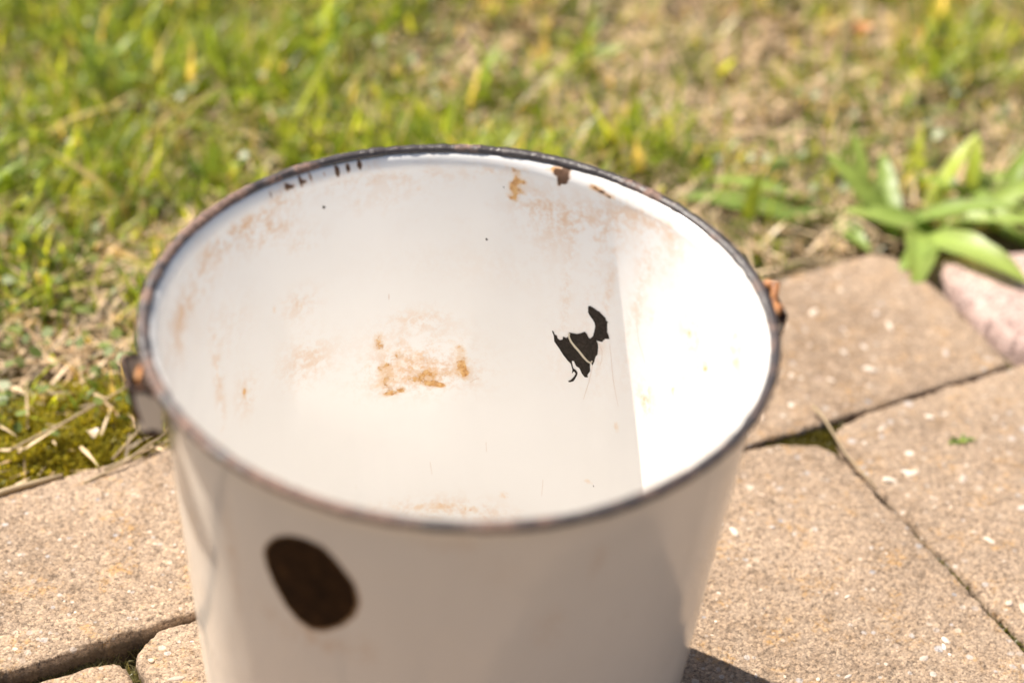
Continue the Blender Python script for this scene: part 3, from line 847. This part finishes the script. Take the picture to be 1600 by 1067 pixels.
moss('joint_moss', uvrand(6000, 0.270, 0.325, 0.094, 0.121), (0.06, 0.05, 0.008), (0.17, 0.15, 0.016), 0.003, 0.007, 0.0010, gapz(-0.008),
     'dark olive moss filling the triangular gap between paving stones right of the bucket')
moss('joint_moss', uvrand(5200, -0.21, -0.085, 0.102, 0.120, lambda u, v: np.where((u > -0.136) & (u < -0.118), 0.1, np.where(u > -0.136, 0.5, 0.9 * (fbm(u * 60, v * 60, 8) > -0.1)))), (0.10, 0.095, 0.045), (0.24, 0.22, 0.12), 0.003, 0.007, 0.0008, gapz(-0.014),
     'grey green moss in the wide paving joint at the left')
moss('joint_moss', uvrand(1600, 0.302, 0.3095, -0.10, 0.03, lambda u, v: (fbm(u * 40, v * 40, 78) > -0.04) * 0.9), (0.07, 0.07, 0.012), (0.20, 0.20, 0.04), 0.002, 0.005, 0.0008, gapz(-0.007),
     'thin tufts of moss in the long joint at the lower right')
moss('joint_moss', uvrand(900, -0.135, -0.120, 0.03, 0.10), (0.10, 0.095, 0.03), (0.22, 0.20, 0.08), 0.003, 0.006, 0.0008, gapz(-0.009),
     'moss in the short joint below the dark hole at the left')

# ------------------------------------------------------------------ broad-leaved weeds, one by one
def leaf_mesh(L, W, bend, col, seed, twist=0.0, fold=0.18):
    n = 12
    v, f = [], []
    rr = random.Random(seed)
    z = 0.0; y = 0.0
    el = bend[0]
    for i in range(n + 1):
        t = i / n
        w = W * 0.5 * (math.sin(math.pi * min(1.0, t * 0.93 + 0.07)) ** 0.75) * (1 - 0.35 * t) + 0.0002
        tw = twist * t
        for s in (-1, -0.5, 0, 0.5, 1):
            ww = w * s * (1 + 0.05 * rr.uniform(-1, 1))
            zz = abs(s) * w * fold + 0.0006 * math.sin(t * 22 + s * 2)
            v.append((ww * math.cos(tw), y - zz * math.sin(el), z + zz * math.cos(el) + ww * math.sin(tw)))
        y += L / n * math.cos(el); z += L / n * math.sin(el)
        el = bend[0] + (bend[1] - bend[0]) * t
    for i in range(n):
        for s in range(4):
            a = i * 5 + s
            f.append((a, a + 1, a + 6, a + 5))
    C = []
    for i in range(n + 1):
        for s in range(5):
            k = 1.35 if s == 2 else 1.0
            C.append((col[0] * k, col[1] * k, col[2] * k, 1))
    return mesh('leaf', v, f, M_LEAF, attrs=dict(Col=np.array(C)))
GREENS = [(0.20, 0.29, 0.06), (0.28, 0.38, 0.085), (0.13, 0.21, 0.045), (0.36, 0.44, 0.06)]
def weed(name, x, y, label, cat, leaves, dz=0.0):
    root = empty(name, (x, y, float(lawn_height(np.array([x]), np.array([y]))[0]) + dz))
    props(root, label, cat)
    jr = random.Random(int(x * 9000 + y * 777))
    for k, (az, L, W, b0, b1, c) in enumerate(leaves):
        o = link('leaf', leaf_mesh(L, W, (R(b0), R(b1)), GREENS[c], k + int(x * 1000), twist=0.2 * math.sin(k * 2.3)), root, (jr.uniform(-1, 1) * L * 0.28, jr.uniform(-1, 1) * L * 0.20, 0.001))
        o.rotation_euler = (jr.uniform(-.2, .2), jr.uniform(-.35, .35), R(az - 90 + jr.uniform(-16, 16)))
    return root
weed('broadleaf_weed', 0.306, 0.466, 'large star of broad green leaves spreading over the corner of the far paving stone', 'weed',
     [(-52, 0.094, 0.0258, 22, -38, 1), (-105, 0.075, 0.0274, 24, -42, 1), (-130, 0.060, 0.0225, 21, -30, 0), (165, 0.071, 0.0193, 26, -12, 1), (128, 0.073, 0.0177, 38, 10, 1), (80, 0.073, 0.0193, 31, 0, 0), (35, 0.090, 0.0193, 29, 5, 1), (0, 0.085, 0.0209, 28, -8, 0), (-22, 0.073, 0.0193, 21, -20, 1), (55, 0.073, 0.0161, 43, 20, 3)])
weed('broadleaf_weed', 0.255, 0.485, 'low weed with long arching dark green blades left of the large weed', 'weed',
     [(160, 0.099, 0.0189, 30, -8, 0), (185, 0.077, 0.0170, 22, -10, 1), (-20, 0.070, 0.0170, 30, -15, 2), (-70, 0.056, 0.0170, 25, -20, 0), (100, 0.064, 0.0151, 50, 10, 1), (-145, 0.064, 0.0151, 20, -15, 2)])
weed('broadleaf_weed', 0.415, 0.505, 'tall leafy weed at the right edge behind the pink granite', 'weed',
     [(10, 0.081, 0.0168, 50, 5, 1), (45, 0.092, 0.0154, 55, 15, 1), (90, 0.065, 0.0154, 55, 20, 3), (-60, 0.059, 0.0196, 25, -25, 1), (-100, 0.054, 0.0168, 30, -20, 0), (150, 0.054, 0.0140, 45, 5, 0), (-20, 0.065, 0.0168, 30, -10, 2)])
weed('broadleaf_weed', 0.345, 0.500, 'loose clump of pale green leaves directly behind the large weed at the right', 'weed',
     [(20, 0.07, 0.016, 30, -10, 1), (60, 0.06, 0.014, 50, 10, 0), (140, 0.06, 0.015, 40, -5, 1), (-40, 0.06, 0.016, 25, -20, 1), (-90, 0.05, 0.016, 35, -20, 0), (175, 0.06, 0.014, 28, -10, 1), (95, 0.05, 0.012, 60, 20, 3), (0, 0.08, 0.013, 35, 0, 3)])
weed('broadleaf_weed', 0.375, 0.452, 'leaves drooping over the top of the pink granite stone', 'weed',
     [(-70, 0.06, 0.016, 25, -30, 1), (-30, 0.065, 0.017, 25, -22, 1), (20, 0.06, 0.014, 40, -5, 0), (110, 0.05, 0.014, 50, 5, 1), (160, 0.055, 0.014, 30, -10, 0)])
weed('grass_tuft', 0.196, 0.470, 'single bright yellow green blade standing right of the bucket rim', 'grass tuft',
     [(60, 0.045, 0.011, 82, 60, 3), (110, 0.03, 0.006, 60, 20, 1), (-20, 0.03, 0.005, 40, 0, 0)])
weed('plantain_weed', -0.172, 0.478, 'plantain with upright light green leaves just behind the rim at upper left', 'weed',
     [(85, 0.046, 0.013, 80, 62, 3), (100, 0.04, 0.012, 84, 70, 0), (150, 0.035, 0.010, 55, 15, 0), (20, 0.035, 0.011, 55, 15, 1), (-80, 0.03, 0.010, 35, -10, 1)])
weed('plantain_weed', -0.240, 0.505, 'plantain with one bright leaf catching the sun at the far left', 'weed',
     [(95, 0.034, 0.009, 84, 72, 3), (170, 0.035, 0.010, 45, 5, 0), (30, 0.03, 0.009, 50, 10, 2)])
weed('plantain_weed', -0.325, 0.435, 'weed with long leaf reaching up from the left picture edge', 'weed',
     [(42, 0.062, 0.012, 42, 15, 1), (75, 0.05, 0.010, 55, 20, 0), (-20, 0.05, 0.012, 28, -8, 1), (20, 0.06, 0.011, 32, 2, 3), (120, 0.04, 0.01, 50, 10, 1)])
weed('grass_tuft', 0.003, 0.60, 'tuft of wide grass blades behind the middle of the rim', 'grass tuft',
     [(k * 51 + 10, 0.035 + 0.02 * (k % 3) / 2, 0.006, 60 + 7 * (k % 4), 15, (0, 1, 3, 1, 2)[k % 5]) for k in range(9)])
weed('grass_tuft', -0.115, 0.64, 'tall green grass tuft in the upper left of the lawn', 'grass tuft',
     [(k * 47, 0.045 + 0.02 * (k % 3) / 2, 0.006, 62 + 7 * (k % 4), 20, (1, 3, 0, 1, 2)[k % 5]) for k in range(10)])
weed('grass_tuft', 0.075, 0.66, 'tall green grass tuft right of the centre of the lawn', 'grass tuft',
     [(k * 44 + 5, 0.042 + 0.02 * (k % 3) / 2, 0.0055, 62 + 7 * (k % 4), 20, (1, 0, 3, 2, 1)[k % 5]) for k in range(9)])
weed('grass_tuft', -0.27, 0.60, 'dense green grass tuft near the upper left corner', 'grass tuft',
     [(k * 39 + 15, 0.045 + 0.02 * (k % 3) / 2, 0.006, 58 + 7 * (k % 4), 12, (0, 1, 2, 1, 3)[k % 5]) for k in range(11)])
weed('grass_tuft', 0.34, 0.66, 'thin pale grass tuft in the upper right of the lawn', 'grass tuft',
     [(k * 52 + 15, 0.038 + 0.02 * (k % 3) / 2, 0.004, 66 + 5 * (k % 4), 25, (1, 3, 0)[k % 3]) for k in range(7)])
weed('stone_seedling', 0.299, 0.242, 'tiny green seedling growing on the worn paving stone at the right', 'seedling',
     [(160, 0.006, 0.0025, 35, 10, 2), (60, 0.006, 0.002, 40, 10, 2), (-60, 0.007, 0.003, 30, 0, 1), (-120, 0.006, 0.0025, 30, 10, 2), (0, 0.010, 0.003, 30, 10, 2), (200, 0.010, 0.003, 15, 5, 0)], dz=0.016)

# single dry stems
def stem(path, r, label, name='dry_grass_stem', cat='dry stem', mat=None):
    v, f = tube(path, lambda i: r * (1 - 0.5 * i / len(path)), 6)
    C = np.tile(np.array([[0.40, 0.31, 0.20, 1]]), (len(v), 1))
    o = link(name, mesh(name, v, f, mat or M_STRAW, attrs=dict(Col=C)))
    props(o, label, cat)
stem([(0.212, 0.262, 0.004), (0.217, 0.248, 0.007), (0.222, 0.234, 0.006), (0.228, 0.219, 0.0035), (0.236, 0.205, 0.0025), (0.243, 0.192, 0.0020)], 0.0010, 'pale dry stem lying across the mossy gap and down the joint')
stem([(-0.262, 0.139, 0.001), (-0.247, 0.149, 0.002), (-0.232, 0.158, 0.0015), (-0.218, 0.166, 0.001)], 0.0022, 'brown twig on the lawn edge at the left of the picture', 'twig', 'twig')
for k, (p, lab) in enumerate((([(-0.205, 0.160, 0.001), (-0.186, 0.175, 0.004), (-0.168, 0.197, 0.007), (-0.155, 0.215, 0.010)], 'thick dry stem nearest the bracket on the lawn edge'),
                              ([(-0.196, 0.173, 0.001), (-0.177, 0.187, 0.003), (-0.160, 0.200, 0.004), (-0.140, 0.206, 0.006)], 'dry stem crossing the corner of stone below the left bracket'),
                              ([(-0.192, 0.180, 0.003), (-0.183, 0.197, 0.006), (-0.170, 0.219, 0.011)], 'short dry stem leaning up out of the moss left of the bracket'),
                              ([(-0.250, 0.185, 0.002), (-0.222, 0.205, 0.008), (-0.190, 0.235, 0.013), (-0.170, 0.262, 0.012)], 'long straw crossing the yellow moss at the far left'))):
    stem(p, 0.0009, lab)

def dry_leaf(x, y, z, r, col, label, rot):
    n = 14
    v = [(0, 0, 0)]; f = []
    for j, q in enumerate((0.5, 1.0)):
        for k in range(n):
            a = 2 * math.pi * k / n
            rr = r * q * (1 + 0.12 * math.sin(3 * a + 1) + 0.05 * math.sin(7 * a))
            v.append((rr * math.cos(a), rr * 0.75 * math.sin(a), 0.35 * r * q * q * math.cos(2 * a + 0.5) + 0.2 * r * q))
    for k in range(n):
        f.append((0, 1 + k, 1 + (k + 1) % n)); f.append((1 + k, 1 + n + k, 1 + n + (k + 1) % n, 1 + (k + 1) % n))
    o = link('dry_leaf', mesh('dry_leaf', v, f, M_LEAF, attrs=dict(Col=np.tile(np.array([[*col, 1]]), (len(v), 1)))), None, (x, y, z))
    o.rotation_euler = rot
    props(o, label, 'leaf')
dry_leaf(0.285, 0.700, 0.020, 0.0085, (0.60, 0.30, 0.14), 'small orange brown dead leaf lying high in the grass at upper right', (0.5, 0.1, 0.3))
dry_leaf(-0.206, 0.196, 0.008, 0.0040, (0.78, 0.66, 0.52), 'tiny pale dead leaf on the yellow moss at the left', (0.3, 0.2, 1.0))
dry_leaf(-0.015, 0.735, 0.022, 0.0060, (0.62, 0.58, 0.50), 'pale grey dead leaf in the grass at the top of the picture', (0.5, -0.2, 0.3))
